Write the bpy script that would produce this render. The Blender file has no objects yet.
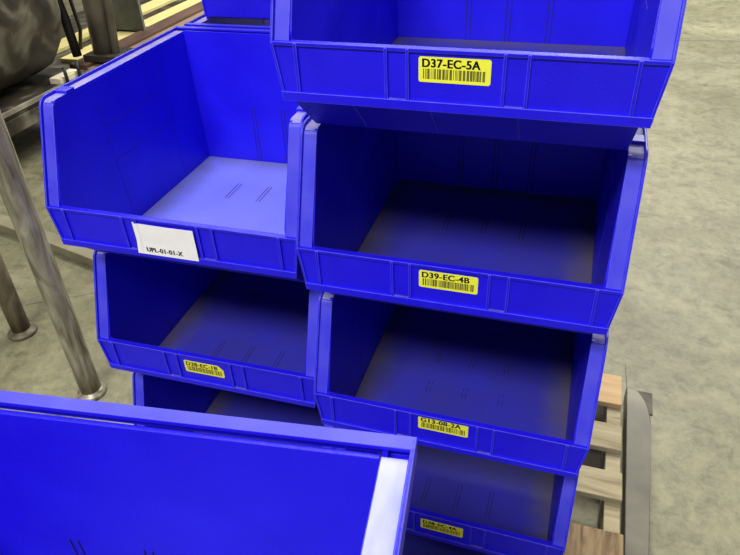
import bpy, bmesh, math, random
from mathutils import Vector, Matrix, noise
sc = bpy.context.scene
COL = sc.collection

# ---------------------------------------------------------------- camera
F_PX = 651.28
PITCH, YAW, ROLL = [math.radians(a) for a in (35.478, -19.258, -2.874)]
fw = Vector((math.sin(YAW)*math.cos(PITCH), math.cos(YAW)*math.cos(PITCH), -math.sin(PITCH)))
rt = Vector((math.cos(YAW), -math.sin(YAW), 0)); up = rt.cross(fw)
rt2 = rt*math.cos(ROLL)+up*math.sin(ROLL); up2 = -rt*math.sin(ROLL)+up*math.cos(ROLL)
cam_d = bpy.data.cameras.new('camera'); cam = bpy.data.objects.new('camera', cam_d); COL.objects.link(cam)
M = Matrix((rt2, up2, -fw)).transposed().to_4x4()
M.translation = Vector((0.1295, -0.6715, 0.2021)); cam.matrix_world = M
cam_d.sensor_fit = 'HORIZONTAL'; cam_d.sensor_width = 36; cam_d.lens = 36*F_PX/740
cam_d.clip_start = 0.01; cam_d.clip_end = 100
sc.camera = cam

# ---------------------------------------------------------------- world, lamps, exposure
wd = bpy.data.worlds.new('world'); sc.world = wd; wd.use_nodes = True
bg = wd.node_tree.nodes['Background']; bg.inputs[0].default_value = (1.0, 0.97, 0.86, 1); bg.inputs[1].default_value = 0.20
def area(name, loc, target, size, power, col=(1, .97, .88)):
    d = bpy.data.lights.new(name, 'AREA'); d.shape = 'RECTANGLE'; d.size, d.size_y = size; d.energy = power; d.color = col
    o = bpy.data.objects.new(name, d); COL.objects.link(o); o.location = loc
    o.rotation_euler = (Vector(target)-Vector(loc)).to_track_quat('-Z', 'Y').to_euler()
    return o
area('high_bay_lamp', (-0.8, 3.6, 3.4), (-0.8, 2.2, -1.3), (3.0, 1.2), 230)
area('high_bay_lamp', (1.5, 7.0, 3.6), (1.5, 6.6, -1.3), (3.0, 1.2), 560)
area('high_bay_lamp', (-0.6, -2.85, 3.35), (0.0, 0.0, -0.3), (2.0, 0.8), 300)
area('high_bay_lamp', (-4.5, 4.5, 3.4), (-4.2, 4.0, -1.3), (2.4, 1.2), 100)
area('high_bay_lamp', (3.2, 1.0, 3.2), (2.2, 1.2, -1.3), (1.2, 2.4), 30)
area('front_fill_light', (1.2, -4.2, .3), (0.0, 0.0, -.25), (2.6, 2.4), 7, (.92, .96, 1))  # added unseen fill, low in front, to brighten the lip undersides
sc.view_settings.view_transform = 'Standard'; sc.view_settings.look = 'None'
sc.view_settings.gamma = 1; sc.view_settings.exposure = -0.10; sc.view_settings.use_curve_mapping = False

# ---------------------------------------------------------------- materials
def new_mat(name):
    m = bpy.data.materials.new(name); m.use_nodes = True
    nt = m.node_tree; return m, nt, nt.nodes['Principled BSDF']
def noisy(name, stops, scale=8, rough=.6, bump=0.0, detail=6, metallic=0.0, stretch=(1, 1, 1), distort=0.0, bump_scale=None, spec=.5, coords='Object'):
    m, nt, b = new_mat(name)
    tc = nt.nodes.new('ShaderNodeTexCoord'); mp = nt.nodes.new('ShaderNodeMapping'); mp.inputs['Scale'].default_value = stretch
    nt.links.new(tc.outputs[coords], mp.inputs[0])
    n = nt.nodes.new('ShaderNodeTexNoise'); n.inputs['Scale'].default_value = scale; n.inputs['Detail'].default_value = detail
    n.inputs['Distortion'].default_value = distort
    nt.links.new(mp.outputs[0], n.inputs['Vector'])
    r = nt.nodes.new('ShaderNodeValToRGB')
    while len(r.color_ramp.elements) < len(stops): r.color_ramp.elements.new(.5)
    for e, (p, c) in zip(r.color_ramp.elements, stops): e.position = p; e.color = (*c, 1)
    nt.links.new(n.outputs['Fac'], r.inputs[0]); nt.links.new(r.outputs[0], b.inputs['Base Color'])
    b.inputs['Roughness'].default_value = rough; b.inputs['Metallic'].default_value = metallic
    b.inputs['Specular IOR Level'].default_value = spec
    if bump:
        n2 = nt.nodes.new('ShaderNodeTexNoise'); n2.inputs['Scale'].default_value = bump_scale or scale*4; n2.inputs['Detail'].default_value = 4
        nt.links.new(mp.outputs[0], n2.inputs['Vector'])
        bp = nt.nodes.new('ShaderNodeBump'); bp.inputs['Strength'].default_value = bump; bp.inputs['Distance'].default_value = .002
        nt.links.new(n2.outputs['Fac'], bp.inputs['Height']); nt.links.new(bp.outputs[0], b.inputs['Normal'])
    return m
BLUE = (.014, .010, .60)
m_blue = noisy('blue_plastic', [(.3, (.009, .003, .66)), (.7, (.014, .008, .76))], 14, .42, .15, bump_scale=260, spec=.42)
m_edge = noisy('scuffed_highlit_blue_edge', [(.3, (.035, .035, .76)), (.7, (.10, .10, .78))], 60, .45)  # scuffs and dust on the edges, with the bevel highlight painted in
m_pale = noisy('rubbed_pale_blue_ledge', [(.35, (.032, .030, .66)), (.65, (.07, .066, .66)), (.85, (.14, .12, .56))], 14, .5)
m_sill = noisy('dirt_on_sill', [(.3, (.06, .05, .16)), (.7, (.14, .12, .20))], 60, .8)
m_seam = noisy('moulded_seam_blue', [(.3, (.007, .003, .48)), (.7, (.010, .005, .56))], 14, .6)
m_dust = noisy('dusty_blue_ledge', [(.30, (.15, .14, .60)), (.62, (.30, .27, .50)), (.8, (.40, .35, .36))], 18, .6)
def pan(name, c0, c1, rough, dirt):
    # bin bottom: dust along back and side edges, with corner shade painted in
    m = noisy(name, [(.3, c0), (.7, c1)], 7, rough, .1, bump_scale=200)
    nt = m.node_tree; N = nt.nodes; L = nt.links; b = N['Principled BSDF']
    tc = N.new('ShaderNodeTexCoord'); sp = N.new('ShaderNodeSeparateXYZ'); L.new(tc.outputs['Object'], sp.inputs[0])
    def mth(op, a, c=None):
        q = N.new('ShaderNodeMath'); q.operation = op; L.new(a, q.inputs[0])
        if c is not None:
            if isinstance(c, float): q.inputs[1].default_value = c
            else: L.new(c, q.inputs[1])
        return q.outputs[0]
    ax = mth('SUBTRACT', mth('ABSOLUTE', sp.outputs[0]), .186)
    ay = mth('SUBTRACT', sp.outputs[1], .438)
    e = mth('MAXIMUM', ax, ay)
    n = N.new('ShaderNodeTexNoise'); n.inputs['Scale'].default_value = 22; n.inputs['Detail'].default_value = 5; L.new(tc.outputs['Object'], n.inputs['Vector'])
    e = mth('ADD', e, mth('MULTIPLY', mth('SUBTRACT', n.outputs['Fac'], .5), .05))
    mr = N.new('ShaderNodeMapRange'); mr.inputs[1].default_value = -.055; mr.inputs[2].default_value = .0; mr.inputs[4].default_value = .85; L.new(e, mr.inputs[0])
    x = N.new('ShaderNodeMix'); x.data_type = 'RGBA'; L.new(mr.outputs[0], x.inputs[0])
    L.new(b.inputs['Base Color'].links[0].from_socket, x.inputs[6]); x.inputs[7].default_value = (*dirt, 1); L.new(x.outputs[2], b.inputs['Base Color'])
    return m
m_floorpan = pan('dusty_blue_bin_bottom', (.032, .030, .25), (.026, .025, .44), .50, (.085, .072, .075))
m_sheenpan = pan('bin_bottom_painted_sheen', (.20, .22, .92), (.26, .28, .98), .34, (.16, .16, .28))  # reflected light on this bottom is put into the pale base colour
m_groove = noisy('dark_blue_grooves', [(.3, (.008, .006, .06)), (.7, (.012, .010, .12))], 40, .7)  # darker blue for the groove lines of back wall and bottom
m_glint = noisy('ledge_painted_glint', [(.3, (.20, .22, .85)), (.55, (.42, .44, .88)), (.75, (.80, .81, .86))], 30, .26, stretch=(1, .3, 1))  # lamp reflection on the foreground ledge, painted as near-white colour
m_yel = noisy('yellow_label_paper', [(.3, (.78, .80, .035)), (.7, (.86, .86, .06))], 60, .5)
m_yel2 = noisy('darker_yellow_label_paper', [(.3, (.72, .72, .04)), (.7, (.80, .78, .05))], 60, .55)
m_white = noisy('white_label_paper', [(.3, (.80, .80, .80)), (.7, (.88, .88, .88))], 30, .4)
m_ink = noisy('black_ink', [(.3, (.01, .01, .008)), (.7, (.02, .02, .012))], 60, .6)
m_bar = noisy('olive_barcode_ink', [(.3, (.10, .10, .012)), (.7, (.16, .16, .02))], 90, .6)
m_wood = noisy('pale_pallet_wood', [(.25, (.14, .11, .06)), (.5, (.34, .29, .17)), (.8, (.46, .41, .27))], 5, .8, .4, stretch=(1, 7, 7), distort=.6)
m_wood2 = noisy('fresh_orange_wood', [(.25, (.45, .30, .15)), (.5, (.54, .37, .19)), (.8, (.62, .48, .29))], 5, .8, .4, stretch=(1, 7, 7), distort=.6)
m_brown = noisy('rough_brown_wood', [(.3, (.10, .06, .03)), (.5, (.22, .15, .08)), (.75, (.34, .25, .14))], 6, .85, .5, stretch=(9, 1.5, 6), distort=1)
m_curb = noisy('dusty_tan_steel', [(.3, (.17, .155, .10)), (.7, (.27, .25, .17))], 8, .6)
m_gap_shade = noisy('wood_painted_gap_shade', [(.3, (.012, .010, .007)), (.7, (.04, .032, .02))], 6, .8)  # shade in the pallet gaps, painted as near-black board colour
m_steel = noisy('dull_grey_steel', [(.3, (.055, .053, .042)), (.55, (.085, .08, .062)), (.8, (.13, .125, .10))], 8, .45, .1, metallic=.35)
m_post = noisy('worn_painted_post', [(.34, (.11, .095, .06)), (.48, (.27, .25, .19)), (.64, (.44, .42, .35))], 24, .42, .2, stretch=(1, 1, .22), distort=1.2, metallic=.3)
m_rust = noisy('rusty_dark_post', [(.32, (.035, .028, .018)), (.5, (.12, .095, .06)), (.75, (.24, .20, .14))], 16, .55, .3, stretch=(1, 1, .5), distort=1)
m_iron = noisy('grimy_cast_iron', [(.36, (.010, .008, .006)), (.5, (.038, .030, .020)), (.62, (.14, .135, .10))], 4.5, .6, .2, distort=.8)
m_rail = noisy('red_brown_rail', [(.3, (.07, .035, .025)), (.7, (.14, .08, .055))], 9, .6, .2, stretch=(1, .3, 1))
m_rail2 = noisy('tan_rail_flange', [(.3, (.20, .13, .09)), (.7, (.32, .22, .15))], 9, .6, .2, stretch=(1, .3, 1))
m_plank = noisy('yellow_lit_plank', [(.3, (.55, .46, .17)), (.7, (.78, .68, .30))], 4, .7, stretch=(4, .6, 4))
m_grey = noisy('blue_grey_paint', [(.3, (.12, .14, .13)), (.7, (.20, .22, .20))], 9, .5)
m_dark = noisy('black_rubber', [(.3, (.008, .008, .008)), (.7, (.02, .02, .018))], 20, .5)
m_pipe = noisy('grey_brown_pipe', [(.3, (.06, .055, .045)), (.55, (.20, .185, .15)), (.8, (.36, .34, .29))], 7, .4, .2, stretch=(1, 1, .4), metallic=.2)
m_cream = noisy('cream_block_paint', [(.3, (.60, .54, .40)), (.7, (.72, .66, .50))], 20, .6)
# concrete: mottled, worn, a few dark joints
def concrete():
    m, nt, b = new_mat('concrete_floor'); N = nt.nodes; L = nt.links
    tc = N.new('ShaderNodeTexCoord')
    def nz(s, d, dist=0, rgh=.6):
        n = N.new('ShaderNodeTexNoise'); n.inputs['Scale'].default_value = s; n.inputs['Detail'].default_value = d
        n.inputs['Distortion'].default_value = dist; n.inputs['Roughness'].default_value = rgh
        L.new(tc.outputs['Object'], n.inputs['Vector']); return n
    def ramp(src, st):
        r = N.new('ShaderNodeValToRGB')
        while len(r.color_ramp.elements) < len(st): r.color_ramp.elements.new(.5)
        for e, (p, c) in zip(r.color_ramp.elements, st): e.position = p; e.color = (*c, 1)
        L.new(src, r.inputs[0]); return r
    def mix(mode, f, a, c):
        x = N.new('ShaderNodeMix'); x.data_type = 'RGBA'; x.blend_type = mode
        x.inputs[0].default_value = f; L.new(a, x.inputs[6]); L.new(c, x.inputs[7]); return x.outputs[2]
    base = ramp(nz(1.6, 6, .5).outputs['Fac'], [(.25, (.12, .112, .062)), (.5, (.19, .182, .115)), (.75, (.28, .27, .175))])
    fine = ramp(nz(16, 8, .3, .78).outputs['Fac'], [(.34, (.46, .45, .42)), (.5, (.98, .98, .96)), (.68, (1.4, 1.38, 1.32))])
    st = ramp(nz(4.2, 5, 1.2).outputs['Fac'], [(.28, (.50, .48, .42)), (.40, (1, 1, 1)), (1, (1, 1, 1))])
    a = mix('MULTIPLY', .75, base.outputs[0], fine.outputs[0]); a = mix('MULTIPLY', .8, a, st.outputs[0])
    L.new(a, b.inputs['Base Color']); b.inputs['Roughness'].default_value = .55
    return m
m_conc = concrete()
m_joint = noisy('dark_floor_joint', [(.3, (.10, .095, .07)), (.7, (.19, .18, .13))], 20, .8)

# ---------------------------------------------------------------- mesh helpers
class MB:
    def __init__(s): s.v = []; s.f = []; s.m = []; s.sm = []
    def add(s, vs, fs, mi=0, smooth=False):
        k = len(s.v); s.v += [tuple(v) for v in vs]
        for i, f in enumerate(fs):
            s.f.append([k+j for j in f]); s.m.append(mi[i] if isinstance(mi, list) else mi); s.sm.append(smooth)
        return s
    def box(s, a, b, mi=0):
        x0, y0, z0 = a; x1, y1, z1 = b
        return s.hexa([(x0,y0,z0),(x1,y0,z0),(x1,y1,z0),(x0,y1,z0),(x0,y0,z1),(x1,y0,z1),(x1,y1,z1),(x0,y1,z1)], mi)
    def hexa(s, p, mi=0):   # bottom ring of four, top ring of four
        return s.add(p, [(3,2,1,0),(4,5,6,7),(0,1,5,4),(1,2,6,5),(2,3,7,6),(3,0,4,7)], mi)
    def prism(s, ring0, ring1, mi=0, smooth=False):
        n = len(ring0); k = len(s.v); fs = [tuple(range(n))[::-1], tuple(range(n, 2*n))]
        fs += [(i, (i+1) % n, n+(i+1) % n, n+i) for i in range(n)]
        s.add(list(ring0)+list(ring1), fs, mi)
        if smooth:
            for j in range(len(s.sm)-n, len(s.sm)): s.sm[j] = True
        return s
    def loft(s, rings, mi=0, smooth=True, caps=True):
        n = len(rings[0]); vs = [p for r in rings for p in r]; fs = []; mis = []
        for i in range(len(rings)-1):
            for j in range(n):
                fs.append((i*n+j, i*n+(j+1) % n, (i+1)*n+(j+1) % n, (i+1)*n+j)); mis.append(mi[j] if isinstance(mi, list) else mi)
        s.add(vs, fs, mis, smooth)
        if caps:
            m0 = mi[0] if isinstance(mi, list) else mi
            k = len(s.v)-len(vs); s.f.append([k+j for j in range(n)][::-1]); s.m.append(m0); s.sm.append(False)
            k2 = k+(len(rings)-1)*n; s.f.append([k2+j for j in range(n)]); s.m.append(m0); s.sm.append(False)
        return s
    def tube(s, pts, r, n=14, mi=0):
        pts = [Vector(p) for p in pts]; rs = r if isinstance(r, (list, tuple)) else [r]*len(pts)
        rings = []; ref = None
        for i, p in enumerate(pts):
            d = (pts[min(i+1, len(pts)-1)]-pts[max(i-1, 0)]).normalized()
            if ref is None: ref = Vector((1, 0, 0)) if abs(d.x) < .8 else Vector((0, 1, 0))
            u = d.cross(ref).normalized(); w = d.cross(u).normalized(); ref = -w if False else ref
            rings.append([p+(u*math.cos(2*math.pi*k/n)+w*math.sin(2*math.pi*k/n))*rs[i] for k in range(n)])
        return s.loft(rings, mi)
    def mesh(s, name, mats):
        me = bpy.data.meshes.new(name); me.from_pydata(s.v, [], s.f)
        for m in mats: me.materials.append(m)
        for p, mi, sm in zip(me.polygons, s.m, s.sm): p.material_index = mi; p.use_smooth = sm
        bm = bmesh.new(); bm.from_mesh(me); bmesh.ops.recalc_face_normals(bm, faces=bm.faces); bm.to_mesh(me); bm.free()
        return me
    def build(s, name, mats, parent=None, bevel=0, edge_mat=None, seg=2, loc=None):
        if not isinstance(mats, list): mats = [mats]
        o = bpy.data.objects.new(name, s.mesh(name, mats)); COL.objects.link(o)
        if parent: o.parent = parent
        if loc: o.location = loc
        if bevel:
            b = o.modifiers.new('bevel', 'BEVEL'); b.width = bevel; b.segments = seg; b.limit_method = 'ANGLE'; b.angle_limit = math.radians(38)
            if edge_mat is not None: b.material = edge_mat
        return o
def empty(name, loc, rz=0):
    o = bpy.data.objects.new(name, None); COL.objects.link(o); o.location = loc; o.rotation_euler = (0, 0, rz); o.empty_display_size = .05
    return o
def tag(o, label, cat, group=None, kind=None):
    o['label'] = label; o['category'] = cat
    if group: o['group'] = group
    if kind: o['kind'] = kind
    return o
def structure(o, kind='structure'): o['kind'] = kind; return o

# ---------------------------------------------------------------- floor
FZ = -1.35
fl = MB().box((-14, -4, FZ-.1), (10, 16, FZ)).build('floor', m_conc); structure(fl)
def ribbon(name, pts, w, mat, h=.0012):
    mb = MB()
    for (x0, y0), (x1, y1) in zip(pts, pts[1:]):
        d = Vector((x1-x0, y1-y0, 0)).normalized(); n = Vector((-d.y, d.x, 0))*w/2
        a, b = Vector((x0, y0, FZ)), Vector((x1, y1, FZ)); hh = Vector((0, 0, h))
        mb.hexa([a-n, b-n, b+n, a+n, a-n+hh, b-n+hh, b+n+hh, a+n+hh])
    return mb.build(name, mat)
structure(ribbon('trim_1', [(.402, 1.12), (.408, .99), (.41, .6)], .0028, m_joint, .0006))
structure(ribbon('trim_2', [(.2, 4.98), (3.0, 5.3)], .03, m_joint))
structure(ribbon('trim_3', [(-2.1, .72), (-1.1, 1.35)], .006, m_joint))

# ---------------------------------------------------------------- the storage bin
Z0 = .1242            # lip height above the bin's foot
D, ZT, YT, HL = .454, .1519, .0581, .067
W, WB = .2095, .2003
R1_, R2_, R3_ = .1798, .0754, .0514
PITCHZ = .2711
def wall_x(z): return .184+.005*(z+.113)/.26        # inner face of the side wall (drafted)
def up_(pts): return [(x, y, z+Z0) for x, y, z in pts]
def shift(mb):
    mb.v = [(x, y, z+Z0) for x, y, z in mb.v]; return mb
def rim_path(yend):
    d = Vector((YT, ZT)); L = d.length; d /= L; c = Vector((YT, ZT)); r = .020
    th = math.acos(d.y*0+d.x*1)            # angle between the slope and the horizontal
    t = r*math.tan(th/2)
    pts = [(Vector((0, 0)), Vector((-d.y, d.x)))]
    n0 = Vector((-d.y, d.x)); n1 = Vector((0, 1))
    cen = c-d*t-n0*r
    for k in range(9):
        a = k/8; n = (n0*math.cos(th*a)+Vector((d.x, d.y))*math.sin(th*a)); n.normalize()
        pts.append((cen+n*r, n))
    pts.append((Vector((yend, ZT)), n1))
    return pts
def sweep(mb, sec, path, s, mis):
    rings = []
    for p, n in path:
        rings.append([(s*x, p.x+n.x*h, p.y+n.y*h) for x, h in sec])
    mb.loft(rings, mis, smooth=False)
def side_wall(s):
    mb = MB()
    prof = [(.0085, 0.0), (YT+.005, ZT-.0065), (D-.004, ZT-.0065), (D-.012, -.1160), (.0625, -.1160), (.0085, -.0640)]
    prof[0] = (.0105, .008)
    r0 = [(s*wall_x(z), y, z) for y, z in prof]; r1 = [(s*(wall_x(z)+.0036), y, z) for y, z in prof]
    mb.prism(r0, r1)
    # faint moulded ridges inside
    def ridge(y0, z0, y1, z1, w=.0022, h=.0003):
        d = Vector((y1-y0, z1-z0)).normalized(); n = Vector((-d.y, d.x))*w/2
        q = [(y0-n.x, z0-n.y), (y1-n.x, z1-n.y), (y1+n.x, z1+n.y), (y0+n.x, z0+n.y)]
        mb.hexa([(s*(wall_x(z)+.001), y, z) for y, z in q]+[(s*(wall_x(z)-h), y, z) for y, z in q], 1)
    ridge(.150, .125, .160, -.112); ridge(.335, .125, .338, -.112)
    ridge(.153, .071, .335, .071); ridge(.157, .008, .335, .008)
    # foot rail that rests on the ledge of the bin below
    x0, x1 = sorted((s*.1845, s*.1938)); mb.box((x0, .116, -.1242), (x1, .428, -.1150))
    return shift(mb)
def rim_mb(s):
    mb = MB()
    sweep(mb, [(W, -.018), (W, 0), (.2064, 0), (.2064, -.018)], rim_path(D), s, [0, 0, 0, 0])
    sec = [(.2066, -.005), (.1885, -.005), (.1885, -.010), (.2066, -.010)]; pth = rim_path(.4405)
    sweep(mb, sec, pth[:5], s, [3, 0, 0, 0]); sweep(mb, sec, pth[4:], s, [1, 0, 0, 0])
    x0, x1 = sorted((s*.1885, s*.2066)); mb.box((x0, .4405, ZT-.018), (x1, .450, ZT-.013))
    x0, x1 = sorted((s*.1875, s*.2066)); mb.box((x0, .092, ZT-.006), (x1, .112, ZT-.0008))
    return shift(mb)
def back_mb():
    mb = MB()
    mb.box((-.1885, .437, -.116), (.1885, .441, ZT-.004))
    mb.box((-W, .4435, ZT-.0035), (W, D, ZT), 0); mb.m[-6:] = [0, 3, 0, 0, 0, 0]
    mb.box((-W, D-.003, ZT-.016), (W, D, ZT-.002))
    for xc in (-.0645, 0, .0645):
        for dx in (-.0036, .0036): mb.box((xc+dx-.0007, .4362, -.112), (xc+dx+.0007, .4372, .004), 1)
    return shift(mb)
def bottom_mb(kind):
    mb = MB()
    mb.box((-.1860, .060, -.1180), (.1860, .438, -.1130))
    rows = ((.104, .166), (.274, .334)) if kind != 'ticks' else ((.158, .172), (.178, .186), (.238, .252), (.258, .264))
    for xc in (-.0645, .0, .0645):
        for y0, y1 in rows:
            for dx in (-.0034, .0034): mb.box((xc+.004+dx-.0007, y0, -.1133), (xc+.004+dx+.0007, y1, -.11275), 1)
    return shift(mb)
def lip_mb():
    mb = MB()
    def slab(q, y0, y1, mi=0): mb.prism([(x, y0, z) for x, z in q], [(x, y1, z) for x, z in q], mi)
    xe = lambda z, o=0: W-(W-WB)*(-z/HL)-o
    slab([(-xe(0, .002), -.002), (xe(0, .002), -.002), (xe(-.065, .002), -.065), (-xe(-.065, .002), -.065)], .0030, .0092)
    slab([(-W, 0), (W, 0), (xe(-.0042), -.0042), (-xe(-.0042), -.0042)], .0004, .0100)                # top edge
    slab([(-xe(-.056), -.056), (xe(-.056), -.056), (WB, -HL), (-WB, -HL)], -.0010, .0092)             # bottom bar
    for s in (-1, 1):
        q = [(s*W, -.001), (s*(W-.0032), -.001), (s*(WB-.0032), -HL+.001), (s*WB, -HL+.001)]
        slab(q if s < 0 else q[::-1], .0000, .0092)
        # cheek joining the lip to the side wall behind it
        x0, x1 = sorted((s*.1850, s*.2062)); 
        mb.hexa([(s*.1850, .006, -.066), (s*.1985, .006, -.066), (s*.1985, .011, -.066), (s*.1850, .011, -.066),
                 (s*.1850, .006, -.001), (s*.2060, .006, -.001), (s*.2060, .012, -.001), (s*.1850, .012, -.001)])
    for r, w in ((R1_, .0040), (R2_, .0034), (R3_, .0034)):
        for s in (-1, 1): mb.box((s*r-w/2, -.0006, -.0565), (s*r+w/2, .0060, -.0008))
    # dirt settled on the little sill between each pair of ribs
    for s in (-1, 1):
        x0, x1 = sorted((s*(R2_-.0022), s*(R3_+.0022))); mb.box((x0, .0004, -.0568), (x1, .0034, -.0556), 2)
    # underside sloping back to the foot
    for (xa, za, ya), in (((.1905, -.0655, .004),),):
        mb.hexa([(-.1880, .0585, -.1180), (.1880, .0585, -.1180), (.1880, .0635, -.1150), (-.1880, .0635, -.1150),
                 (-.1905, .0030, -.0655), (.1905, .0030, -.0655), (.1905, .0092, -.0640), (-.1905, .0092, -.0640)])
    for x in (-.118, -.028, .068):
        mb.hexa([(x-.001, .0560, -.1163), (x+.001, .0560, -.1163), (x+.001, .0585, -.1150), (x-.001, .0585, -.1150), (x-.001, .0025, -.0657), (x+.001, .0025, -.0657), (x+.001, .0052, -.0640), (x-.001, .0052, -.0640)], 3)
    return shift(mb)
P_side = {s: side_wall(s) for s in (-1, 1)}
proto = empty('storage_bin', (0, 0, 0))
for s in (-1, 1):
    w = side_wall(s).build('side_wall', [m_blue, m_seam], proto)
    rim_mb(s).build('rim', [m_blue, m_dust, m_edge, m_pale], w, .0009, 2)
bw = back_mb().build('back_wall', [m_blue, m_groove, m_dust, m_pale], proto, .0008)
bp_ = bottom_mb('dash').build('bottom_panel', [m_floorpan, m_groove], proto)
lp = lip_mb().build('front_lip', [m_blue, m_edge, m_sill, m_seam], proto, .0010, 1)
tick_mesh = bottom_mb('ticks').mesh('bottom_panel', [m_floorpan, m_groove])
sheen_mesh = bottom_mb('dash').mesh('bottom_panel', [m_sheenpan, m_groove])
def glint_rim(s): return rim_mb(s).mesh('rim', [m_blue, m_glint, m_edge, m_glint])
worn = {s: glint_rim(s) for s in (-1, 1)}  # foreground rims that carry the painted highlight

def copy_tree(o, parent=None):
    c = o.copy(); COL.objects.link(c); c.parent = parent
    for ch in list(o.children): copy_tree(ch, c)
    return c

def text_mesh(body, x0, x1, z0, z1, y, thick=.0003, bold=.018):
    cu = bpy.data.curves.new('txt', 'FONT'); cu.body = body; cu.size = 1; cu.extrude = 0; cu.offset = bold; cu.space_character = 1.08
    to = bpy.data.objects.new('txt', cu); COL.objects.link(to)
    bpy.context.view_layer.update()
    me = bpy.data.meshes.new_from_object(to.evaluated_get(bpy.context.evaluated_depsgraph_get()))
    bpy.data.objects.remove(to); bpy.data.curves.remove(cu)
    bm = bmesh.new(); bm.from_mesh(me); k = bmesh.ops.duplicate(bm, geom=bm.verts[:]+bm.edges[:]+bm.faces[:])
    bmesh.ops.translate(bm, vec=(.055, .0, .00), verts=[v for v in k['geom'] if isinstance(v, bmesh.types.BMVert)]); bm.to_mesh(me); bm.free()
    xs = [v.co.x for v in me.vertices]; ys = [v.co.y for v in me.vertices]
    a, b, c, d = min(xs), max(xs), min(ys), max(ys)
    for v in me.vertices:
        v.co = Vector((x0+(v.co.x-a)/(b-a)*(x1-x0), y, z0+(v.co.y-c)/(d-c)*(z1-z0)+Z0))
    return me
def label(root, text, x0=-.0395, x1=.0375, z0=-.0365, z1=-.0095, mat=None, cut=False, seed=1):
    mb = MB(); r = .0025; pts = []
    corners = [(x0, z0, 180), (x1, z0, 270), (x1, z1, 0), (x0, z1, 90)]
    for i, (cx, cz, a0) in enumerate(corners):
        if cut and i == 2: pts += [(x1, z1-.009), (x1-.0095, z1)]; continue
        ox = cx+r if cx == x0 else cx-r; oz = cz+r if cz == z0 else cz-r
        for k in range(5):
            a = math.radians(a0+90*k/4); pts.append((ox+r*math.cos(a), oz+r*math.sin(a)))
    mb.prism([(x, .0025, z+Z0) for x, z in pts], [(x, .0031, z+Z0) for x, z in pts])
    lb = mb.build('label', mat or m_yel, root)
    h = z1-z0; w = x1-x0
    t = text_mesh(text, x0+.05*w, x1-.14*w, z0+.59*h, z1-.07*h, .0023)
    to = bpy.data.objects.new('printed_code', t); t.materials.append(m_ink); COL.objects.link(to); to.parent = lb
    rnd = random.Random(seed); bb = MB(); x = x0+.065*w
    while x < x1-.07*w:
        bw_ = rnd.choice((.0006, .0011, .0018, .0026)); bb.box((x, .0022, z0+.14*h+Z0), (min(x+bw_, x1-.06*w), .0026, z0+.54*h+Z0)); x += bw_+rnd.choice((.0006, .0009, .0014))
    bb.build('barcode', m_bar, lb)
    return lb
used = [False]
def place(x, y, z, a, text, first=False):
    r = proto if first else copy_tree(proto)
    r.location = (x, y, z-Z0); r.rotation_euler = (0, 0, math.radians(a))
    tag(r, text, 'storage bin'); return r
def child(r, name): return [c for c in r.children if c.name.split('.')[0] == name]

g = 'blue stacking bins'
R1 = place(0, 0, 0, 0, 'blue plastic storage bin with yellow tag D37-EC-5A, topmost at upper right', True)
R2 = place(.0018, -.0022, -PITCHZ, .45, 'blue plastic storage bin with yellow tag D39-EC-4B, second down the right stack')
R3 = place(.0029, -.0084, -2*PITCHZ, .125, 'blue plastic storage bin with yellow tag G13-08-2A, third down the right stack')
R4 = place(.0040, .0071, -3*PITCHZ, -.367, 'dark shadowed blue bin with yellow tag D38-EC-4A, low in the right stack')
R5 = place(.0040, .0030, -4*PITCHZ, 0, 'lowest blue bin of the right stack, directly on the wooden pallet')
L1 = place(-.4224, .0126, -PITCHZ, .70, 'blue storage bin with a white label, topmost of the left stack')
L2 = place(-.4221, .0166, -2*PITCHZ, 1.04, 'blue storage bin with cut-corner yellow tag D38-EC-1B, second down the left stack')
L3 = place(-.4155, .0044, -3*PITCHZ, .70, 'blue storage bin in the left stack, mostly hidden behind the foreground bin')
L4 = place(-.4180, .0060, -4*PITCHZ, .50, 'lowest blue bin of the left stack, on the wooden pallet')
FX, FY, FZ_, FA = -.0865, -.8861, -.2643, 7.312
F1 = place(FX, FY, FZ_, FA, 'large foreground blue storage bin with pale highlight painted on its rim, closest to the viewer')
Fs = [place(FX, FY, FZ_-PITCHZ*k, FA, t) for k, t in ((1, 'blue bin directly under the closest foreground bin'), (2, 'blue bin second below the closest foreground bin'), (3, 'lowest blue bin of the foreground stack, on its own pallet'))]
Bk = [place(-.427, .9340+(.034 if k == 0 else 0), -PITCHZ*k, 180.7, t) for k, t in ((0, 'blue bin turned away in the rear stack, its back seen at the top edge'), (1, 'blue bin in the rear stack just behind the white-labelled bin'), (2, 'rear blue bin third down behind the left stack'), (3, 'rear blue bin fourth down behind the left stack'), (4, 'rear blue bin at the pallet behind the left stack'))]
child(L1, 'bottom_panel')[0].data = sheen_mesh
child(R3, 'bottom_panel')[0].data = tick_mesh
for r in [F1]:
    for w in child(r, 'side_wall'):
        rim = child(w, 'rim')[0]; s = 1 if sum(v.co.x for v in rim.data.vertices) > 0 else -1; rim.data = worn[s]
label(R1, 'D37-EC-5A', z0=-.0355, z1=-.0085, seed=3)
label(R2, 'D39-EC-4B', z0=-.0360, z1=-.0095, seed=5)
label(R3, 'G13-08-2A', z0=-.0315, z1=-.0050, mat=m_yel2, seed=8)
label(R4, 'D38-EC-4A', z0=-.0430, z1=-.0165, mat=m_yel2, seed=11)
label(L2, 'D38-EC-1B', z0=-.0400, z1=-.0140, x1=.0360, mat=m_yel2, cut=True, seed=14)
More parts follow.
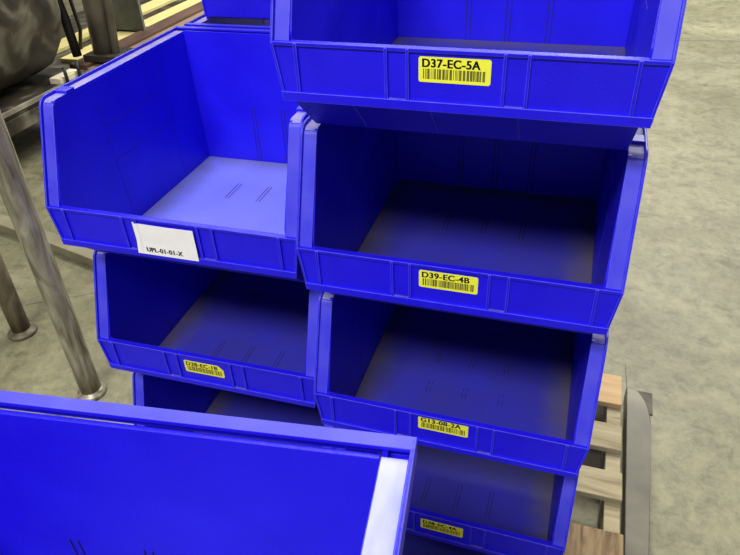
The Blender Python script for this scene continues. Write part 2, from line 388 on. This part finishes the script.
# the large white label runs over one rib, so it is bent there
def white_label(root):
    x0, x1, z0, z1 = -.0590, .0450, -.0605, -.0080
    prof = [(x0, .0024), (-.0556, .0018), (-.0540, -.0014), (-.0488, -.0014), (-.0466, -.0002), (.0, -.0012), (x1, -.0008)]
    rings = []
    for z in (z0, -.040, z1):
        k = 1 if z < -.05 else 0
        rings.append([(x, min(y, -.0013 if k else y)-.0006, z+Z0) for x, y in prof]+[(x, min(y, -.0013 if k else y)-.0001, z+Z0) for x, y in reversed(prof)])
    mb = MB(); mb.loft(rings, 0, smooth=False)
    lb = mb.build('label', m_white, root)
    t = text_mesh('UPL-01-01-X', -.042, .020, -.0550, -.0470, -.0023, bold=.012)
    to = bpy.data.objects.new('printed_code', t); t.materials.append(m_ink); COL.objects.link(to); to.parent = lb
white_label(L1)

# ---------------------------------------------------------------- pallets
def pallet(name, x0, x1, y0, y1, ztop, label_, boards=None):
    root = empty(name, ((x0+x1)/2, (y0+y1)/2, FZ)); tag(root, label_, 'pallet')
    cx, cy = (x0+x1)/2, (y0+y1)/2
    t = .018; h = ztop-FZ; rnd = random.Random(4)
    def jbox(a, b, jit):
        mb = MB(); a = [a[0]-cx, a[1]-cy, a[2]-FZ]; b = [b[0]-cx, b[1]-cy, b[2]-FZ]
        if jit: a[0] += rnd.uniform(-.006, .006); b[0] += rnd.uniform(-.005, .003)
        return mb.box(a, b)
    for sx in (x0+.004, cx-.019, x1-.042):
        mb = MB(); X = sx-cx
        prof = [(y0, .016), (y0+.18, .016), (y0+.20, .045), (y0+.40, .045), (y0+.42, .016), (y1-.42, .016), (y1-.40, .045), (y1-.20, .045), (y1-.18, .016), (y1, .016), (y1, h-t), (y0, h-t)]
        mb.prism([(X, y-cy, z) for y, z in prof], [(X+.038, y-cy, z) for y, z in prof]); mb.build('stringer', m_wood, root, .002)
    if not boards:
        n = 8; boards = [(y0+(y1-y0-.09)*k/(n-1), y0+(y1-y0-.09)*k/(n-1)+.09, m_wood) for k in range(n)]
    for a, b, m in boards: jbox((x0, a, ztop-t), (x1, b, ztop), True).build('deck_board', m, root, .0025)
    for a in (y0, cy-.05, y1-.27, y1-.12): jbox((x0, a, FZ), (x1, a+.115, FZ+.016), True).build('bottom_board', m_gap_shade, root, .0025)
    return root
PT = -4*PITCHZ-Z0
pallet('wooden_pallet', -.78, .373, -.33, .898, PT, 'worn wooden pallet under the two main stacks of blue bins, its slats showing at right',
       [(.775, .897, m_wood2), (.605, .697, m_wood), (.445, .531, m_wood), (.215, .350, m_brown), (.06, .15, m_wood), (-.09, 0.0, m_wood), (-.21, -.12, m_wood), (-.33, -.24, m_wood)])
pallet('wooden_pallet', -.45, .35, -1.45, -.40, FZ_-3*PITCHZ-Z0, 'wooden pallet hidden under the foreground stack of bins')

# ---------------------------------------------------------------- fork blade beside the pallet
def fork():
    root = empty('fork_blade', (.43, .3, FZ), math.radians(-.6)); tag(root, 'flat grey steel fork blade with rounded tip on the floor beside the pallet', 'fork blade')
    mb = MB(); x0, x1, yt, yb_ = -.052, .052, .66, -1.2
    x0, x1 = -.040, .030
    pts = [(x0, -.25), (x1-.022, -.25), (x1, .50)]
    for k in range(9):
        a = k/8*math.pi/2; pts.append((x0+.012+(x1-x0-.012)*math.cos(a), .50+.150*math.sin(a)))
    pts.append((x0, .65))
    mb.prism([(x, y, 0.003) for x, y in pts], [(x, y, .055) for x, y in pts]); mb.build('blade', m_steel, root, .003)
    p = MB().box((-.03, .60, 0.0), (.046, .695, .004)); p.build('tip_shade', m_iron, root)  # thin dark sheet in place of the shade behind the tip
    return root
fork()

# ---------------------------------------------------------------- machine legs at left
def leg_post(name, bx, by, tx, ty, tz, r0, r1, mat, label_, flange=.047):
    root = empty(name, (bx, by, FZ)); tag(root, label_, 'post')
    mb = MB(); n = 10
    pts = [Vector((0, 0, .01)).lerp(Vector((tx-bx, ty-by, tz-FZ)), k/12) for k in range(13)]
    mb.tube(pts, [r0+(r1-r0)*k/12 for k in range(13)], 16); mb.build('pipe', mat, root)
    fb = MB(); fb.tube([(0, 0, 0), (0, 0, .010), (0, 0, .014), (0, 0, .018), (0, 0, .024)], [flange, flange, flange*.95, r0*1.1, r0*1.02], 22); fb.build('base_flange', m_rust if mat is m_rust else m_post, root)
    return root
leg_post('pipe_post', -1.295, .515, -1.28, .53, .35, .034, .037, m_post, 'long worn grey pipe leg at far left, standing just behind the foreground bin')
leg_post('pipe_post', -1.76, .715, -1.72, .715, .35, .034, .034, m_rust, 'rusty dark pipe leg cut by the left picture edge, black foot on the floor', .052)

# low steel curb strip on the floor
cb = MB(); cb.box((-.50, -.035, 0), (.75, .035, .045)); cbo = cb.build('steel_curb', m_curb, None, .003)
cbo.location = (-2.1, 1.27, FZ); cbo.rotation_euler = (0, 0, math.radians(-13)); tag(cbo, 'low tan-grey steel strip lying across the floor behind the pipe legs', 'steel strip')

# ---------------------------------------------------------------- machine bench behind at left
def bench():
    root = empty('machine_bench', (-3.0, 3.0, FZ)); tag(root, 'long machine bench with red-brown edge rail and pale planks, behind the left bins', 'bench')
    P = lambda x, y, z: (x+3.0, y-3.0, z-FZ)
    MB().box(P(-2.93, 2.62, -1.06), P(-2.80, 6.2, -.99)).build('edge_rail', m_rail, root, .004)
    MB().box(P(-2.80, 2.62, -1.10), P(-2.66, 6.2, -1.01)).build('rail_flange', m_rail2, root, .004)
    for x0, x1 in ((-3.11, -2.97), (-3.42, -3.26)):
        MB().box(P(x0, 2.75, -1.03), P(x1, 6.1, -1.005)).build('plank', m_plank, root, .003)
    MB().box(P(-3.9, 2.65, -1.04), P(-2.93, 6.1, -1.032)).build('table_top', m_iron, root)
    for y in (2.8, 4.2, 5.9):
        for x in (-2.80, -3.85):
            MB().box(P(x, y, FZ), P(x+.06, y+.06, -1.035)).build('leg', m_steel, root, .003)
    return root
bench()
# housing
def housing():
    root = empty('machine_housing', (-3.2, 1.9, FZ)); tag(root, 'big dark grimy cast iron machine housing filling the upper left corner', 'machine')
    mb = MB(); n = 20; rings = []
    for k, (y, s) in enumerate(((-1.3, .93), (-1.24, 1), (.50, 1), (.58, .94), (.61, .86))):
        ring = []
        for j in range(n):
            a = 2*math.pi*j/n
            cx, cz = math.cos(a), math.sin(a)
            ring.append((math.copysign(abs(cx)**.6, cx)*.50*s, y, 1.02+math.copysign(abs(cz)**.6, cz)*.66*s))
        rings.append(ring)
    mb.loft(rings); mb.build('drum', m_iron, root)
    MB().box((-.35, -1.2, .30), (.455, .68, .345)).build('base_plate', m_iron, root, .006)
    MB().box((.455, -1.2, .325), (.47, .68, .352)).build('edge_highlight', m_pipe, root, .003)  # pale bar that paints the highlight along the plate edge
    MB().box((.40, -1.2, .22), (.46, .66, .30)).build('lower_channel', m_iron, root, .004)
    for x, y in ((.30, -1.0), (.30, .56), (-.3, -1.0), (-.3, .56)):
        MB().box((x, y, 0), (x+.06, y+.06, .31)).build('leg', m_steel, root, .003)
    f = MB(); f.tube([(.2, .60, .9), (.2, .66, .9)], .18, 20); f.build('end_cap', m_iron, root)
    return root
housing()
# pipes and hoses
def pipes():
    root = empty('machine_column', (-2.76, 2.78, FZ+.06)); tag(root, 'tall grey-brown pipe column with a dark hose, left of the blue-grey bracket', 'column')
    m = MB(); m.tube([(0, 0, .33), (.05, 0, 1.0), (.10, .02, 1.8)], .075, 16); m.build('pipe', m_pipe, root)
    m = MB(); m.tube([(.09, -.02, .33), (.14, 0, .9), (.20, .0, 1.8)], .025, 12); m.build('conduit', m_pipe, root)
    m = MB(); m.tube([(-.12, -.12, .34), (-.13, -.12, .55), (-.18, -.10, .8), (-.30, -.06, 1.1), (-.42, 0, 1.5)], .028, 12); m.build('hose', m_dark, root)
    m = MB(); m.box((-.10, -.10, .30), (.14, .10, .34)); m.build('foot_plate', m_iron, root, .004)
    return root
pipes()
def bracket():
    root = empty('grey_bracket', (-3.02, 3.40, -1.005)); tag(root, 'blue-grey perforated metal bracket standing on the pale planks', 'bracket')
    mb = MB(); mb.box((-.13, -.012, 0), (.13, .012, 1.1)); mb.build('plate', m_grey, root, .003)
    for x, z in ((-.09, .30), (.02, .33), (-.08, .62), (.05, .60)):
        t = MB(); t.tube([(x, -.016, z), (x, -.008, z)], .020, 12); t.build('bolt_hole', m_dark, root)
    MB().box((-.13, -.012, 0), (.13, .10, .012)).build('foot', m_grey, root)
    return root
bracket()
cab = MB(); cab.tube([(0, 0, .001), (.0, .05, .12), (.02, 0, .5), (.0, 0, 1.2)], .012, 8); co = cab.build('hanging_cable', m_dark); co.location = (-3.10, 2.95, -1.005)
tag(co, 'thin dark cable rising from the planks left of the blue-grey bracket', 'cable')
blk = empty('cream_block', (-2.775, 2.40, -1.005)); tag(blk, 'small cream block with two dark pins on the machine base, at the bin corner', 'block')
MB().box((-.04, -.09, 0.0), (.04, .09, .035)).build('block', m_cream, blk, .004)
for y in (-.05, .06): 
    t = MB(); t.tube([(.052, y, .0), (.052, y, .09)], .010, 8); t.build('pin', m_dark, blk)
